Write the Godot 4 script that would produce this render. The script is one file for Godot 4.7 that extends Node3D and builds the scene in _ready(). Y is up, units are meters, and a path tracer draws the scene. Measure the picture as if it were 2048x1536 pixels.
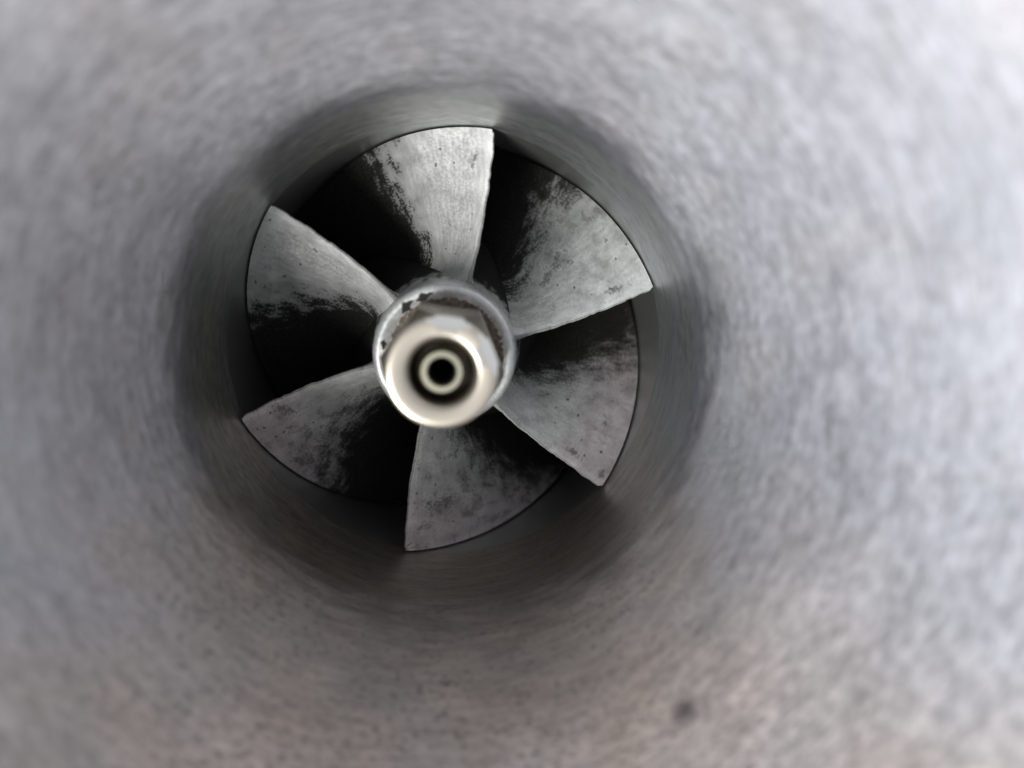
extends Node3D
# Close-up down the inlet of a turbocharger: a flared cast housing, its bore, and the six-bladed wheel with its lock nut.
# The wheel's axis is the world's y axis; the mouth opens upwards. Lengths in the tables below are millimetres.

const MM := 0.001
const VFOV := 50.0
const TIP_R := 30.2
const PITCH := 60.0
const DEPTH := 29.0          # how deep a blade runs below its leading edge


func _ready() -> void:
	camera_and_light()
	housing()
	wheel()


# ---------------------------------------------------------------- camera, sky, sun
func camera_and_light() -> void:
	var f := 768.0 / tan(deg_to_rad(VFOV / 2.0))
	var vp := Vector2(925, 506)              # where the axis of the bore runs to in the photograph
	var tip := Vector2(892, 695)             # centre of the blade tips
	var a := Vector3((vp.x - 1024.0) / f, -(vp.y - 768.0) / f, -1.0).normalized()
	var turn := Basis(Quaternion(Vector3(0, 0, -1), a))
	var b := Basis(Vector3(1, 0, 0), Vector3(0, 0, -1), Vector3(0, 1, 0)) * turn.inverse()
	var p := Vector3((tip.x - 1024.0) / f, -(tip.y - 768.0) / f, -1.0) * 115.0 * MM
	var cam := Camera3D.new()
	cam.name = "camera"
	cam.transform = Transform3D(b, -(b * p))
	cam.fov = VFOV
	cam.near = 0.005
	cam.far = 50.0
	var at := CameraAttributesPhysical.new()
	at.frustum_focal_length = 12.0 / tan(deg_to_rad(VFOV / 2.0))
	at.frustum_focus_distance = 0.117
	at.exposure_aperture = 8.0
	at.frustum_near = 0.005
	at.frustum_far = 50.0
	cam.attributes = at
	add_child(cam, true)
	cam.current = true

	var env := Environment.new()
	env.background_mode = Environment.BG_SKY
	var sky := Sky.new()
	var sm := ProceduralSkyMaterial.new()
	sm.sky_top_color = Color(0.70, 0.71, 0.73)
	sm.sky_horizon_color = Color(0.78, 0.77, 0.76)
	sm.sky_curve = 0.2
	sm.energy_multiplier = 0.45
	sm.ground_bottom_color = Color(0.25, 0.22, 0.20)
	sm.ground_horizon_color = Color(0.45, 0.42, 0.40)
	sm.sun_angle_max = 1.0
	sky.sky_material = sm
	env.sky = sky
	env.tonemap_mode = Environment.TONE_MAPPER_LINEAR
	env.tonemap_exposure = 2.4
	env.sdfgi_enabled = true
	env.ssao_enabled = true
	env.ssil_enabled = true
	var we := WorldEnvironment.new()
	we.name = "environment"
	we.environment = env
	add_child(we, true)

	var sun := DirectionalLight3D.new()
	sun.name = "hazy_sun"
	sun.light_energy = 0.5
	sun.light_angular_distance = 22.0
	sun.light_color = Color(1.0, 0.995, 0.985)
	sun.shadow_enabled = true
	# the light comes in from the mouth's lower left as the picture stands
	var from := Vector3(-0.55, 1.0, 0.52)
	sun.transform = Transform3D(Basis(), Vector3.ZERO).looking_at(-from, Vector3(0, 0, -1))
	add_child(sun, true)


# ---------------------------------------------------------------- helpers
func thing(called: String, label: String, category: String, at: Vector3) -> Node3D:
	var o := Node3D.new()
	o.name = called
	o.position = at
	o.set_meta("label", label)
	o.set_meta("category", category)
	add_child(o, true)
	return o


func part(called: String, mesh: Mesh, mat: Material, parent: Node3D, label := "") -> MeshInstance3D:
	var m := MeshInstance3D.new()
	m.name = called
	m.mesh = mesh
	if mat:
		m.material_override = mat
	m.cast_shadow = GeometryInstance3D.SHADOW_CASTING_SETTING_ON
	if label:
		m.set_meta("label", label)
	parent.add_child(m, true)
	return m


func noise(kind: int, freq: float, octaves: int, seed_: int) -> FastNoiseLite:
	var n := FastNoiseLite.new()
	n.noise_type = kind as FastNoiseLite.NoiseType
	n.frequency = freq
	n.fractal_type = FastNoiseLite.FRACTAL_FBM if octaves > 1 else FastNoiseLite.FRACTAL_NONE
	n.fractal_octaves = octaves
	n.seed = seed_
	return n


func polar(deg: float, r: float, y: float) -> Vector3:    # deg runs clockwise from the top of the picture; millimetres
	var t := deg_to_rad(deg)
	return Vector3(r * sin(t), y, -r * cos(t)) * MM


func tri(st: SurfaceTool, p: Array, n: Array, u: Array, col := []) -> void:
	var order := [0, 1, 2]
	var c: Vector3 = (p[1] - p[0]).cross(p[2] - p[0])
	var nn: Vector3 = n[0] + n[1] + n[2]
	if c.dot(nn) > 0.0:
		order = [0, 2, 1]
	for i in order:
		st.set_normal(n[i])
		if col:
			st.set_color(col[i])
		st.set_uv(u[i])
		st.add_vertex(p[i])


# points[i][j], normals[i][j] (or empty: worked out from the grid), uvs[i][j]
func grid(st: SurfaceTool, p: Array, n: Array, u: Array, c := []) -> void:
	for i in p.size() - 1:
		for j in p[i].size() - 1:
			tri(st, [p[i][j], p[i + 1][j], p[i + 1][j + 1]], [n[i][j], n[i + 1][j], n[i + 1][j + 1]], [u[i][j], u[i + 1][j], u[i + 1][j + 1]], [c[i][j], c[i + 1][j], c[i + 1][j + 1]] if c else [])
			tri(st, [p[i][j], p[i + 1][j + 1], p[i][j + 1]], [n[i][j], n[i + 1][j + 1], n[i][j + 1]], [u[i][j], u[i + 1][j + 1], u[i][j + 1]], [c[i][j], c[i + 1][j + 1], c[i][j + 1]] if c else [])


func grid_normals(p: Array, side: float) -> Array:
	var n := []
	for i in p.size():
		var row := []
		for j in p[i].size():
			var a: Vector3 = p[min(i + 1, p.size() - 1)][j] - p[max(i - 1, 0)][j]
			var b: Vector3 = p[i][min(j + 1, p[i].size() - 1)] - p[i][max(j - 1, 0)]
			row.append((a.cross(b) * side).normalized())
		n.append(row)
	return n


# A profile of Vector2(radius, y) in millimetres, turned round the axis; the solid lies to the right of the way it runs when inward is 1.
func revolve(st: SurfaceTool, prof: Array, segs: int, inward: float, v0 := 0.0, v1 := 1.0) -> void:
	var total := 0.0
	var lens := [0.0]
	for k in prof.size() - 1:
		total += (prof[k + 1] - prof[k]).length()
		lens.append(total)
	var sn := []
	for k in prof.size() - 1:
		var d: Vector2 = (prof[k + 1] - prof[k]).normalized()
		sn.append(Vector2(-d.y, d.x) * inward)
	for k in prof.size() - 1:
		var na: Vector2 = sn[k]
		var nb: Vector2 = sn[k]
		if k > 0 and sn[k - 1].dot(sn[k]) > 0.75:
			na = (sn[k - 1] + sn[k]).normalized()
		if k < prof.size() - 2 and sn[k + 1].dot(sn[k]) > 0.75:
			nb = (sn[k + 1] + sn[k]).normalized()
		var p := []
		var n := []
		var u := []
		for i in segs + 1:
			var deg := 360.0 * i / segs
			var dir := polar(deg, 1.0, 0.0) / MM
			p.append([polar(deg, prof[k].x, prof[k].y), polar(deg, prof[k + 1].x, prof[k + 1].y)])
			n.append([dir * na.x + Vector3.UP * na.y, dir * nb.x + Vector3.UP * nb.y])
			u.append([Vector2(deg / 360.0, lerpf(v0, v1, lens[k] / total)), Vector2(deg / 360.0, lerpf(v0, v1, lens[k + 1] / total))])
		grid(st, p, n, u)


func start() -> SurfaceTool:
	var st := SurfaceTool.new()
	st.begin(Mesh.PRIMITIVE_TRIANGLES)
	return st


func picture(w: int, h: int, bytes: PackedByteArray, mip := true) -> ImageTexture:
	var im := Image.create_from_data(w, h, false, Image.FORMAT_RGB8, bytes)
	if mip:
		im.generate_mipmaps()
	return ImageTexture.create_from_image(im)


func srgb8(x: float) -> int:
	x = clampf(x, 0.0, 1.0)
	return int(255.0 * (12.92 * x if x < 0.0031308 else 1.055 * pow(x, 1.0 / 2.4) - 0.055) + 0.5)


func metal(albedo: Texture2D, orm: Texture2D, tint := Color.WHITE) -> StandardMaterial3D:
	var m := StandardMaterial3D.new()
	m.albedo_color = tint
	m.albedo_texture = albedo
	m.metallic = 1.0
	m.roughness = 1.0
	m.roughness_texture = orm
	m.roughness_texture_channel = BaseMaterial3D.TEXTURE_CHANNEL_GREEN
	m.metallic_texture = orm
	m.metallic_texture_channel = BaseMaterial3D.TEXTURE_CHANNEL_BLUE
	return m


func plain_metal(c: Color, rough: float, metallic := 1.0) -> StandardMaterial3D:
	var m := StandardMaterial3D.new()
	m.albedo_color = c
	m.roughness = rough
	m.metallic = metallic
	return m


# ---------------------------------------------------------------- the housing
# Cast metal wrapped round the axis: u runs round, v from the bore's inner end (0) out to the mouth (1).
func cast_metal(w: int, h: int, len_mm: float, r0: float, r1: float, base: float, strength: float, seed_: int, spot: bool, run_out: float) -> Array:
	var big := noise(FastNoiseLite.TYPE_SIMPLEX_SMOOTH, 0.045, 3, seed_)
	var mid := noise(FastNoiseLite.TYPE_SIMPLEX_SMOOTH, 0.26, 3, seed_ + 1)
	var streak := noise(FastNoiseLite.TYPE_SIMPLEX, 1.4, 1, seed_ + 6)
	var fine := noise(FastNoiseLite.TYPE_SIMPLEX, 1.1, 2, seed_ + 2)
	var pits := noise(FastNoiseLite.TYPE_SIMPLEX, 0.85, 3, seed_ + 3)
	var warm := noise(FastNoiseLite.TYPE_SIMPLEX_SMOOTH, 0.06, 2, seed_ + 4)
	var alb := PackedByteArray()
	var orm := PackedByteArray()
	var hgt := PackedByteArray()
	alb.resize(w * h * 3)
	orm.resize(w * h * 3)
	hgt.resize(w * h * 3)
	var k := 0
	for j in h:
		var v := (j + 0.5) / h
		var r := lerpf(r0, r1, v)
		var l := v * len_mm
		for i in w:
			var t := TAU * (i + 0.5) / w
			var x := r * sin(t)
			var z := -r * cos(t)
			# drawn out round the axis: the noise runs faster along the wall than about it
			var b := big.get_noise_3d(x * 0.8, l * 1.3, z * 0.8)
			var m := mid.get_noise_3d(x * 0.5, l * 1.6, z * 0.5)
			var f := fine.get_noise_3d(x * 0.38, l * 1.0, z * 0.38)
			var q := pits.get_noise_3d(x * 0.7, l * 1.3, z * 0.7)
			var wm := warm.get_noise_3d(x, l, z)
			var c := base * (1.0 + strength * (0.75 * b + 0.70 * m + (1.0 + 0.9 * maxf(0.0, -cos(t + 0.3))) * f + 0.55 * streak.get_noise_3d(x * 0.07, l, z * 0.07)))
			var pit := smoothstep(0.20, 0.62, q + 0.25 * f + 0.30 * b)
			var rough := 0.58 + 0.10 * m + 0.08 * f
			# the lower left of the wall is more pitted, its lower side browner
			# the machined finish of the bore runs out raggedly into the cast skin
			var cast := smoothstep(0.0, run_out, l + 5.0 * b + 2.0 * m)
			pit *= 0.25 + 0.75 * cast
			rough = lerpf(0.44, rough, cast)
			c *= lerpf(0.98, 1.0, cast)
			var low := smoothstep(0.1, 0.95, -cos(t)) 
			var shade_dirt := smoothstep(-0.15, 0.9, -cos(t + 0.35) + 0.7 * b) * smoothstep(34.0, 12.0, l + 8.0 * b)  # shade of the lower-left wall put into its colour, mixed with dirt
			c *= (1.0 - pit * (0.12 + 0.45 * low)) * (1.0 - 0.34 * shade_dirt * (0.8 + 0.9 * f))
			rough += 0.2 * pit
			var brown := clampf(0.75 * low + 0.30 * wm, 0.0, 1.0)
			if spot:
				var ds := Vector2((t - deg_to_rad(142.5)) * r / 2.2, (l - 28.2) / 1.6).length()
				c *= 1.0 - 0.72 * smoothstep(1.3, 0.0, ds + 0.25 * m)
			var cool_reflect := clampf(0.7 * sin(t) + 0.5 * wm, 0.0, 1.0) * (1.0 - brown)  # reflected tints put into the wall's colour: bluish right, brown-pink below
			var red := c * (1.0 + 0.15 * brown - 0.06 * cool_reflect)
			var green := c * (1.0 - 0.03 * brown - 0.015 * cool_reflect)
			var blue := c * (1.06 - 0.20 * brown + 0.05 * cool_reflect)
			alb[k] = srgb8(red)
			alb[k + 1] = srgb8(green)
			alb[k + 2] = srgb8(blue)
			orm[k] = 255
			orm[k + 1] = int(clampf(rough, 0.2, 1.0) * 255.0)
			orm[k + 2] = int(clampf(lerpf(0.9, 0.5, cast) - 0.4 * pit * cast, 0.0, 1.0) * 255.0)
			var hh := int(clampf(0.55 + 0.28 * m + 0.22 * f - 0.25 * pit, 0.0, 1.0) * 255.0)
			hgt[k] = hh
			hgt[k + 1] = hh
			hgt[k + 2] = hh
			k += 3
	var him := Image.create_from_data(w, h, false, Image.FORMAT_RGB8, hgt)
	him.convert(Image.FORMAT_RGBA8)
	him.bump_map_to_normal_map(3.0)
	him.generate_mipmaps()
	return [picture(w, h, alb), picture(w, h, orm), ImageTexture.create_from_image(him)]


func housing() -> void:
	var root := thing("turbocharger_housing", "grey cast metal inlet housing flaring out round the bladed wheel", "turbo housing", Vector3(0, -42.0 * MM, 0))
	var up := Vector3(0, 42.0 * MM, 0)

	# the flared inlet, its rounded lip and its outside
	var cone := []
	for k in 25:                                  # a bell mouth: the wall leans out more and more
		var h := 50.0 * pow(k / 24.0, 1.2)
		cone.append(Vector2(31.3 + 0.04 * h + 0.0105 * h * h, 14.0 + h))
	var re: float = cone[-1].x
	var lip := cone.duplicate()
	for k in range(1, 9):
		var a := PI * k / 8.0
		lip.append(Vector2(re + 2.5 - 2.5 * cos(a), 64.0 + 2.5 * sin(a)))
	lip.append(Vector2(re + 4.0, 60.0))
	lip.append(Vector2(40.0, 18.0))
	lip.append(Vector2(38.0, 0.0))
	lip.append(Vector2(38.0, -42.0))
	var st := start()
	var clen := 0.0
	for k in cone.size() - 1:
		clen += (cone[k + 1] - cone[k]).length()
	var llen := 0.0
	for k in lip.size() - 1:
		llen += (lip[k + 1] - lip[k]).length()
	revolve(st, lip, 192, 1.0, 0.0, llen / clen)
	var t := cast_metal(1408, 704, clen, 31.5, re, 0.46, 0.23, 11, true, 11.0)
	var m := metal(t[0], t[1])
	m.normal_enabled = true
	m.normal_texture = t[2]
	m.normal_scale = 0.22
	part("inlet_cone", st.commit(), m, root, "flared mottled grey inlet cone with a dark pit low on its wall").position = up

	# the machined bore in front of the wheel
	st = start()
	var bore := [Vector2(30.42, -1.5)]
	for k in range(1, 9):
		bore.append(Vector2(30.42 + 0.88 * k / 8.0, -1.5 + 15.5 * k / 8.0))
	revolve(st, bore, 192, 1.0)
	var tb := cast_metal(1024, 112, 15.5, 31.0, 31.5, 0.46, 0.24, 37, false, 1000.0)
	var mb := metal(tb[0], tb[1], Color(0.99, 1.0, 0.97))
	mb.normal_enabled = true
	mb.normal_texture = tb[2]
	mb.normal_scale = 0.12
	mb.roughness = 1.0
	part("bore", st.commit(), mb, root, "darker machined bore between the cone and the blades").position = up

	# the shroud round the blades, behind a fine groove
	st = start()
	var shroud := [Vector2(36.0, -34.0), Vector2(32.5, -29.0), Vector2(31.0, -22.0), Vector2(30.45, -14.0), Vector2(30.42, -1.5)]
	revolve(st, shroud, 192, 1.0)
	part("shroud", st.commit(), plain_metal(Color(0.66, 0.67, 0.66), 0.38, 0.9), root).position = up

	# the plate that closes the housing behind the wheel
	st = start()
	revolve(st, [Vector2(0.0, -42.0), Vector2(38.0, -42.0)], 96, -1.0)
	revolve(st, [Vector2(36.5, -34.0), Vector2(0.0, -34.0)], 96, -1.0)
	part("backplate", st.commit(), plain_metal(Color(0.22, 0.22, 0.22), 0.7, 0.6), root).position = up


# ---------------------------------------------------------------- the wheel
func hub_radius(y: float) -> float:
	if y > 3.0:
		return 9.35 + (8.5 - y) * 0.02
	var d := 3.0 - y
	return 9.46 + 0.16 * d + 0.0075 * d * d


func blade_angle(depth: float) -> float:       # degrees a blade has turned back at this depth
	return 2.95 * depth - 0.022 * depth * depth


func wheel() -> void:
	var root := thing("turbo_impeller", "six-bladed grey metal impeller with a bright nut at the end of its bore", "impeller", Vector3(0, -36.0 * MM, 0))
	var up := Vector3(0, 36.0 * MM, 0)

	# hub: dished front face, rounded shoulder, trumpet running back
	var prof := [Vector2(2.0, 8.0), Vector2(6.9, 8.0), Vector2(7.4, 8.25), Vector2(8.0, 8.62), Vector2(8.5, 8.72), Vector2(8.9, 8.6), Vector2(9.2, 8.2), Vector2(9.34, 7.6)]
	for k in range(1, 20):
		var y := 7.6 - 41.0 * k / 19.0
		prof.append(Vector2(hub_radius(y), y))
	prof.append(Vector2(2.0, -33.6))
	var st := start()
	revolve(st, prof, 128, 1.0)
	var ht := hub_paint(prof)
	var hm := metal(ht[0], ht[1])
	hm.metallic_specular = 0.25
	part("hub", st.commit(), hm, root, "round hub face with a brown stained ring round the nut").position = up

	nut(root, up)

	# shaft end with its centre hole
	st = start()
	revolve(st, [Vector2(2.62, 7.0), Vector2(2.58, 23.6), Vector2(2.3, 24.0), Vector2(1.7, 24.0), Vector2(1.5, 23.7)], 72, -1.0)
	var shaft := part("shaft_end", st.commit(), plain_metal(Color(0.66, 0.65, 0.58), 0.36), root, "blunt shaft end with a dark centre hole")
	shaft.position = up
	st = start()
	revolve(st, [Vector2(1.5, 23.7), Vector2(1.46, 23.4), Vector2(1.42, 13.0), Vector2(0.0, 11.8)], 48, -1.0)
	part("centre_hole", st.commit(), plain_metal(Color(0.13, 0.12, 0.11), 0.7, 0.2), shaft)  # dark tone painted in for the shade inside the hole

	# blades: tip angle, limits of soot and painted shade in degrees at tip, middle and hub, softness, grime patches
	var tips := [12.7, 74.0, 132.3, 191.8, 251.4, 310.0]
	var limits := [[33, 34, 24, 0.6, 0.05], [38, 42, 26, 1.2, 0.7], [44, 38, 24, 1.6, 0.5], [54, 40, 28, 1.6, 0.9], [36, 30, 24, 1.5, 0.85], [33, 28, 14, 0.8, 0.15]]
	for b in 6:
		var tx := blade_paint(limits[b], 101 + b * 17, b)
		var m := metal(tx[0], tx[1])
		m.normal_enabled = true
		m.normal_texture = tx[2]
		m.metallic_specular = 0.12
		m.normal_scale = 0.08
		part("blade", blade(tips[b], 500 + b), m, root).position = up


func blade(tip_deg: float, seed_: int) -> ArrayMesh:
	var rng := RandomNumberGenerator.new()
	rng.seed = seed_
	var ns := 72
	var nt := 56
	var wobble := noise(FastNoiseLite.TYPE_SIMPLEX, 0.16, 2, seed_)
	var nick := noise(FastNoiseLite.TYPE_SIMPLEX, 1.0, 2, seed_ + 9)
	var mid := []
	var uv := []
	for i in ns + 1:
		var s := float(i) / ns
		var row := []
		var ur := []
		for j in nt + 1:
			var t := pow(float(j) / nt, 1.35)
			var rh := hub_radius(2.2 * (1.0 - s) - t * DEPTH) - 0.5
			var r := lerpf(rh, TIP_R, s)
			var lead := 2.6 * pow(1.0 - s, 1.6)
			var depth := t * DEPTH
			var off := 6.4 * (TIP_R - r) / 20.0 + 0.35 * wobble.get_noise_1d(r)
			# the tip corner is a little rounded
			if s > 0.97 and j == 0:
				depth += 0.5 * pow((s - 0.97) / 0.03, 2.0)
			row.append(polar(tip_deg + off - blade_angle(depth), r, lead - depth))
			ur.append(Vector2(s, (depth) / DEPTH))
		mid.append(row)
		uv.append(ur)
	var n := grid_normals(mid, 1.0)
	if n[ns / 2][4].y < 0.0:
		n = grid_normals(mid, -1.0)
	var st := start()
	var top := []
	var bot := []
	var nb := []
	for i in ns + 1:
		var th: float = (lerpf(1.5, 0.75, float(i) / ns) + 1.9 * exp(-22.0 * i / ns)) * MM * 0.5   # fillet at the root
		var a := []
		var c := []
		var d := []
		var rr := lerpf(9.5, TIP_R, float(i) / ns)
		var bite := (0.05 * nick.get_noise_1d(rr * 0.8) + 0.16 * minf(0.0, nick.get_noise_1d(rr * 0.45 + 40.0) + 0.12)) * MM
		for j in 3:
			mid[i][j] += (mid[i][3] - mid[i][6]).normalized() * bite * (1.0 - j / 3.0)
		for j in nt + 1:
			var full: float = th * minf(1.0, 0.35 + 0.13 * j)
			a.append(mid[i][j] + n[i][j] * full)
			c.append(mid[i][j] - n[i][j] * full)
			d.append(-n[i][j])
		top.append(a)
		bot.append(c)
		nb.append(d)
	grid(st, top, n, uv)
	grid(st, bot, nb, uv)
	# leading edge, rounded over in two strips
	var pe := []
	var ne := []
	var ue := []
	for i in ns + 1:
		var fwd: Vector3 = (mid[i][3] - mid[i][6]).normalized()
		var half: float = (top[i][0] - mid[i][0]).length()
		pe.append([top[i][0], mid[i][0] + fwd * half * 0.7, bot[i][0]])
		ne.append([(n[i][0] + fwd * 0.4).normalized(), fwd, (fwd * 0.4 - n[i][0]).normalized()])
		ue.append([uv[i][0], uv[i][0], uv[i][0]])
	grid(st, pe, ne, ue)
	# tip edge
	var pt := []
	var nt_ := []
	var ut := []
	for j in nt + 1:
		var out: Vector3 = Vector3(mid[ns][j].x, 0, mid[ns][j].z).normalized()
		pt.append([top[ns][j], bot[ns][j]])
		nt_.append([out, out])
		ut.append([uv[ns][j], uv[ns][j]])
	grid(st, pt, nt_, ut)
	return st.commit()


# Bare worked metal near the leading edge, soot and the shade between blades painted further in, with a ragged border; specks, pits and smears.
func blade_paint(lim: Array, seed_: int, which: int) -> Array:
	var w := 512
	var h := 512
	var span := 20.0
	var rag := noise(FastNoiseLite.TYPE_SIMPLEX, 0.16, 4, seed_)
	var grain := noise(FastNoiseLite.TYPE_SIMPLEX, 1.6, 3, seed_ + 1)
	var brush := noise(FastNoiseLite.TYPE_SIMPLEX, 1.0, 2, seed_ + 2)
	var cloud := noise(FastNoiseLite.TYPE_SIMPLEX_SMOOTH, 0.25, 2, seed_ + 3)
	var blot := noise(FastNoiseLite.TYPE_SIMPLEX_SMOOTH, 0.35, 4, seed_ + 4)
	var rng := RandomNumberGenerator.new()
	rng.seed = seed_
	# smears of burnt oil: place (mm outwards, mm behind the edge), turn, half length, half width
	var smears: Array = [
		[[Vector2(15.8, 1.6), 0.1, 1.2, 0.28], [Vector2(18.2, 2.6), 0.2, 0.7, 0.2]],
		[[Vector2(15.3, 1.25), 0.1, 1.6, 0.36], [Vector2(9.5, 8.0), 0.4, 2.2, 1.1], [Vector2(7.0, 7.2), -0.3, 1.6, 0.9]],
		[[Vector2(13.6, 1.2), 0.05, 1.7, 0.4], [Vector2(16.3, 5.7), 0.9, 1.2, 0.4], [Vector2(18.8, 0.9), 0.3, 0.6, 0.4]],
		[[Vector2(13.6, 4.1), 1.4, 2.4, 1.2], [Vector2(14.6, 8.3), 0.5, 1.4, 0.8], [Vector2(16.5, 1.8), 0.7, 1.0, 0.5]],
		[[Vector2(14.4, 1.3), 0.3, 1.5, 0.9], [Vector2(15.0, 3.6), 0.2, 1.1, 0.4], [Vector2(11.5, 8.0), 0.6, 2.6, 1.7], [Vector2(16.0, 6.2), 0.4, 1.2, 0.7]],
		[[Vector2(12.0, 1.6), 0.4, 0.6, 0.2]],
	][which]
	var specks := []                                   # place in mm and radius
	for k in 11:
		specks.append(Vector3(rng.randf_range(3.0, 19.5), rng.randf_range(0.6, 9.0), rng.randf_range(0.10, 0.26)))
	var alb := PackedByteArray()
	var orm := PackedByteArray()
	var hgt := PackedByteArray()
	alb.resize(w * h * 3)
	orm.resize(w * h * 3)
	hgt.resize(w * h * 3)
	var soft: float = lim[3]
	var patchy: float = lim[4]
	var k := 0
	for j in h:
		var d := (j + 0.5) / h * DEPTH
		var deg := blade_angle(d)
		for i in w:
			var s := (i + 0.5) / w
			var x := s * span
			# border of the soot and painted shade at this place along the blade
			var edge: float = lim[2] * (1 - s) * (1 - 2 * s) + lim[1] * 4 * s * (1 - s) + lim[0] * s * (2 * s - 1)
			var rg := rag.get_noise_2d(x * 1.0, d * 2.2)
			var gr := grain.get_noise_2d(x, d)
			var br := brush.get_noise_2d(x * 0.28, d * 1.7)
			var cl := cloud.get_noise_2d(x, d)
			var soot_shade := smoothstep(-1.0 - 15.0 * soft, 2.0, deg - edge + 6.5 * rg + 4.5 * gr + 3.0 * br)
			# a weaker, wider darkening spreads further out than the ragged border
			soot_shade = maxf(soot_shade, 0.72 * smoothstep(-24.0, 3.0, deg - edge + 6.0 * rg + 2.0 * gr))
			var bl := blot.get_noise_2d(x, d * 1.2)
			var grime := patchy * smoothstep(0.05, 0.55, bl + 0.35 * gr + 0.30 * smoothstep(4.0, 14.0, deg) - 0.22) * 0.6
			var dirt_shade := 1.0 - (1.0 - soot_shade) * (1.0 - grime)
			var dot := 0.0
			for pp in specks:
				var away := absf(x - pp.x) + absf(d - pp.y)
				if away < 1.2:
					dot = maxf(dot, smoothstep(1.15, 0.75, Vector2(x - pp.x, (d - pp.y) * 1.3).length() / pp.z + 0.8 * gr))
			for sm in smears:
				var q: Vector2 = (Vector2(x, d) - sm[0]).rotated(sm[1])
				var e := Vector2(q.x / sm[2], q.y / sm[3]).length() + 1.1 * bl + 0.6 * gr
				dirt_shade = maxf(dirt_shade, 0.7 * smoothstep(1.3, 0.1, e))
			dirt_shade = maxf(dirt_shade, 0.8 * dot)
			var c := 0.66 * (1.0 + 0.08 * br + 0.13 * gr + 0.2 * cl)
			c *= 1.0 + 0.32 * smoothstep(1.0, 0.2, d + 0.8 * gr)      # rubbed bright along the edge
			var col := Vector3(c * 0.985, c * 1.0, c * 0.985)
			if which >= 2 and which <= 4:             # the dull pinkish bloom near the tips
				var pink := smoothstep(0.35, 0.95, s + 0.3 * bl) * 0.85
				col = col.lerp(Vector3(c * 0.88, c * 0.79, c * 0.82), pink)
			var black := Vector3(0.013, 0.013, 0.012) * (1.0 + 0.8 * gr)
			col = col.lerp(black, dirt_shade * 0.985)
			alb[k] = srgb8(col.x)
			alb[k + 1] = srgb8(col.y)
			alb[k + 2] = srgb8(col.z)
			orm[k] = 255
			orm[k + 1] = int(clampf(0.48 + 0.10 * br + 0.10 * gr + 0.45 * dirt_shade, 0.2, 1.0) * 255.0)
			orm[k + 2] = int(clampf(0.55 - 0.55 * dirt_shade, 0.0, 1.0) * 255.0)
			var hh := int(clampf(0.5 + 0.2 * br + 0.25 * gr + 0.15 * cl - 0.3 * dot, 0.0, 1.0) * 255.0)
			hgt[k] = hh
			hgt[k + 1] = hh
			hgt[k + 2] = hh
			k += 3
	var him := Image.create_from_data(w, h, false, Image.FORMAT_RGB8, hgt)
	him.convert(Image.FORMAT_RGBA8)
	him.bump_map_to_normal_map(2.0)
	him.generate_mipmaps()
	return [picture(w, h, alb), picture(w, h, orm), ImageTexture.create_from_image(him)]


# The hub's front: clean rim, brown stain crusted round the nut, two dark marks at the upper left.
func hub_paint(prof: Array) -> Array:
	var w := 1024
	var h := 512
	var total := 0.0
	var lens := [0.0]
	for k in prof.size() - 1:
		total += (prof[k + 1] - prof[k]).length()
		lens.append(total)
	var rag := noise(FastNoiseLite.TYPE_SIMPLEX, 0.5, 4, 71)
	var gr := noise(FastNoiseLite.TYPE_SIMPLEX, 1.2, 3, 72)
	var alb := PackedByteArray()
	var orm := PackedByteArray()
	alb.resize(w * h * 3)
	orm.resize(w * h * 3)
	var k := 0
	for j in h:
		var l := (j + 0.5) / h * total
		var r := minf(9.3, 2.0 + l)
		for i in w:
			var t := TAU * (i + 0.5) / w
			var x := r * sin(t)
			var z := -r * cos(t)
			var g := gr.get_noise_3d(x, l, z)
			var a := rag.get_noise_3d(x, l * 0.6, z)
			var c := 0.56 * (1.0 + 0.22 * g)
			var col := Vector3(c * 0.97, c, c * 0.99)
			var deg := rad_to_deg(t)
			var reach := 5.35 + 0.45 * smoothstep(-0.1, 0.1, a) * 0.6 + 0.25 * sin(deg_to_rad(deg - 20.0))
			var stain := smoothstep(reach + 0.10, reach - 0.10, l + 0.6 * a + 0.25 * g)
			col = col.lerp(Vector3(0.11, 0.078, 0.055) * (1.0 + 1.2 * g), stain * 0.92)
			# dark marks
			var sc := 0.0
			for q in [[322.0, 6.0, 9.5, 0.8], [341.0, 6.1, 8.5, 0.65], [281.0, 6.1, 5.0, 0.45], [140.0, 6.2, 4.0, 0.4]]:
				sc = maxf(sc, smoothstep(1.0, 0.7, (absf(deg - q[0]) / q[2] + absf(l - q[1] - 0.02 * (deg - q[0])) / q[3]) + 0.7 * a))
			col = col.lerp(Vector3(0.016, 0.016, 0.015), sc * 0.98)
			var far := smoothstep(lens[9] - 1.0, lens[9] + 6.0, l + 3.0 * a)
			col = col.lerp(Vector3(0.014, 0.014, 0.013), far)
			alb[k] = srgb8(col.x)
			alb[k + 1] = srgb8(col.y)
			alb[k + 2] = srgb8(col.z)
			orm[k] = 255
			orm[k + 1] = int(clampf(0.42 + 0.1 * g + 0.4 * maxf(maxf(stain, sc), far), 0.2, 1.0) * 255.0)
			orm[k + 2] = int(clampf(0.6 - 0.55 * maxf(maxf(stain, sc), far), 0.0, 1.0) * 255.0)
			k += 3
	return [picture(w, h, alb), picture(w, h, orm)]


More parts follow.
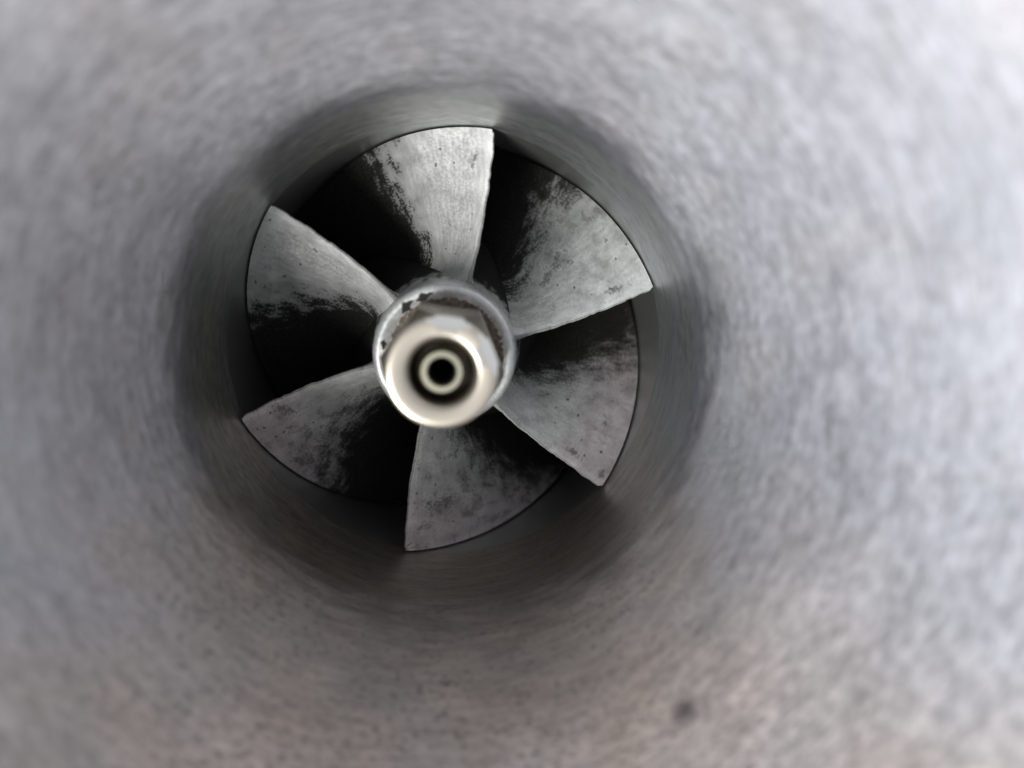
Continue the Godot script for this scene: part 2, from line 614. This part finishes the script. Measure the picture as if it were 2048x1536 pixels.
func nut(root: Node3D, up: Vector3) -> void:
	var af := 6.42                                    # half the width across flats
	var y0 := 8.05
	var y1 := 25.0
	var rc := 6.2                                    # where the chamfer meets the front face
	var turn := 8.0
	var segs := 144
	var rings := []                                   # of points, with one normal each
	var st := start()
	var sides := start()
	var hexr := func(deg: float) -> float:
		return af / cos(deg_to_rad(fposmod(deg - turn + 30.0, 60.0) - 30.0))
	var top := func(r: float) -> float:
		return y1 - 0.35 - maxf(0.0, r - rc - 0.05) * 4.2
	for i in segs:
		var d0 := 360.0 * i / segs
		var d1 := 360.0 * (i + 1) / segs
		var dm := (d0 + d1) / 2.0
		var r0: float = hexr.call(d0)
		var r1: float = hexr.call(d1)
		# a flat, slightly crowned towards its corners
		var face := turn + roundf((dm - turn) / 60.0) * 60.0
		var n0 := polar(lerpf(face, d0, 0.25), 1.0, 0.0) / MM
		var n1 := polar(lerpf(face, d1, 0.25), 1.0, 0.0) / MM
		grid(sides, [[polar(d0, r0, y0), polar(d0, r0, top.call(r0) - 1.6), polar(d0, r0 - 0.03, top.call(r0) - 0.7), polar(d0, r0 - 0.15, top.call(r0))], [polar(d1, r1, y0), polar(d1, r1, top.call(r1) - 1.6), polar(d1, r1 - 0.03, top.call(r1) - 0.7), polar(d1, r1 - 0.15, top.call(r1))]], [[n0, n0, n0 * 0.93 + Vector3.UP * 0.36, n0 * 0.75 + Vector3.UP * 0.66], [n1, n1, n1 * 0.93 + Vector3.UP * 0.36, n1 * 0.75 + Vector3.UP * 0.66]], [[Vector2(d0 / 360.0, 0), Vector2(d0 / 360.0, 0.88), Vector2(d0 / 360.0, 0.95), Vector2(d0 / 360.0, 1)], [Vector2(d1 / 360.0, 0), Vector2(d1 / 360.0, 0.88), Vector2(d1 / 360.0, 0.95), Vector2(d1 / 360.0, 1)]])
		# chamfer from the flats to the face, then the rounded rim, face, countersink and thread
		var c0 := polar(d0, 1.0, 0.0) / MM
		var c1 := polar(d1, 1.0, 0.0) / MM
		var prof := [Vector2(rc + 0.05, y1 - 0.35), Vector2(rc - 0.15, y1 - 0.12), Vector2(rc - 0.5, y1 - 0.01), Vector2(5.5, y1), Vector2(5.35, y1), Vector2(4.3, y1), Vector2(4.0, y1 - 0.15), Vector2(3.6, y1 - 0.6), Vector2(3.5, y1 - 4.0), Vector2(2.66, y1 - 4.2)]
		var nr := [Vector2(0.9, 0.43), Vector2(0.5, 0.87), Vector2(0.12, 0.99), Vector2(0.03, 1.0), Vector2(0.0, 1.0), Vector2(-0.12, 1.0), Vector2(-0.6, 0.8), Vector2(-0.95, 0.3), Vector2(-1.0, 0.0), Vector2(-0.3, 1.0)]
		var pa := [polar(d0, r0 - 0.15, top.call(r0))]
		var pb := [polar(d1, r1 - 0.15, top.call(r1))]
		# nickel-pale face; the countersink and thread are a darker brown-grey
		var pale := Color(0.62, 0.57, 0.48)
		var dark_tone := Color(0.24, 0.22, 0.20)
		var tones := [pale, pale, pale, pale, pale, pale, pale.lerp(dark_tone, 0.35), dark_tone, dark_tone, dark_tone]
		var ca := [pale.lerp(dark_tone, 0.3)]
		var cb := [pale.lerp(dark_tone, 0.3)]
		var na := [(c0 * 0.95 + Vector3.UP * 0.3)]
		var nb := [(c1 * 0.95 + Vector3.UP * 0.3)]
		var ua := [Vector2(d0 / 360.0, 0)]
		var ub := [Vector2(d1 / 360.0, 0)]
		for q in prof.size():
			pa.append(polar(d0, prof[q].x, prof[q].y))
			pb.append(polar(d1, prof[q].x, prof[q].y))
			ca.append(tones[q])
			cb.append(tones[q])
			na.append((c0 * nr[q].x + Vector3.UP * nr[q].y).normalized())
			nb.append((c1 * nr[q].x + Vector3.UP * nr[q].y).normalized())
			ua.append(Vector2(d0 / 360.0, (q + 1.0) / 11.0))
			ub.append(Vector2(d1 / 360.0, (q + 1.0) / 11.0))
			# two added rim facets; their near-white colour paints in the highlights
			for fc in [turn, turn + 60.0]:
				for e in 2:
					var dd: float = [d0, d1][e]
					var sink: float = y1 - (prof[q].x * cos(deg_to_rad(dd - fc)) - 5.2) * 0.42
					if absf(angle_difference(deg_to_rad(dd), deg_to_rad(fc))) < 0.6 and prof[q].x > 4.5 and sink < prof[q].y:
						var lst: Array = [pa, pb][e]
						lst[-1] = polar(dd, prof[q].x, sink)
						[na, nb][e][-1] = (polar(fc, 1.0, 0.0) / MM * 0.387 + Vector3.UP * 0.922)
						[ca, cb][e][-1] = Color(0.90, 0.90, 0.86)
		grid(st, [pa, pb], [na, nb], [ua, ub], [ca, cb])
	var mesh := sides.commit()
	st.commit(mesh)
	mesh.surface_set_material(0, nut_flats())
	mesh.surface_set_material(1, nut_face())
	part("lock_nut", mesh, null, root, "bright hexagonal lock nut with a pale rounded front ring").position = up


# The nut's flats: bright metal under a brown, heat-tinted film that is thicker near the hub.
func nut_flats() -> StandardMaterial3D:
	var w := 384
	var h := 160
	var n := noise(FastNoiseLite.TYPE_SIMPLEX, 0.3, 4, 81)
	var alb := PackedByteArray()
	var orm := PackedByteArray()
	alb.resize(w * h * 3)
	orm.resize(w * h * 3)
	var k := 0
	for j in h:
		var l := 16.0 * (j + 0.5) / h
		for i in w:
			var t := TAU * (i + 0.5) / w
			var q := n.get_noise_3d(6.0 * sin(t), l * 0.8, -6.0 * cos(t))
			var film := clampf(0.72 - 0.03 * l + 0.9 * q - 0.7 * smoothstep(12.5, 14.5, l), 0.0, 1.0)  # film cleared near the top to paint a highlight there
			var col := Vector3(0.62, 0.57, 0.49).lerp(Vector3(0.17, 0.115, 0.075), film)
			alb[k] = srgb8(col.x)
			alb[k + 1] = srgb8(col.y)
			alb[k + 2] = srgb8(col.z)
			orm[k] = 255
			orm[k + 1] = int((0.22 + 0.25 * film) * 255.0)
			orm[k + 2] = int((0.95 - 0.45 * film) * 255.0)
			k += 3
	return metal(picture(w, h, alb), picture(w, h, orm))


func nut_face() -> StandardMaterial3D:
	var m := plain_metal(Color.WHITE, 0.30, 0.9)
	m.vertex_color_use_as_albedo = true
	return m
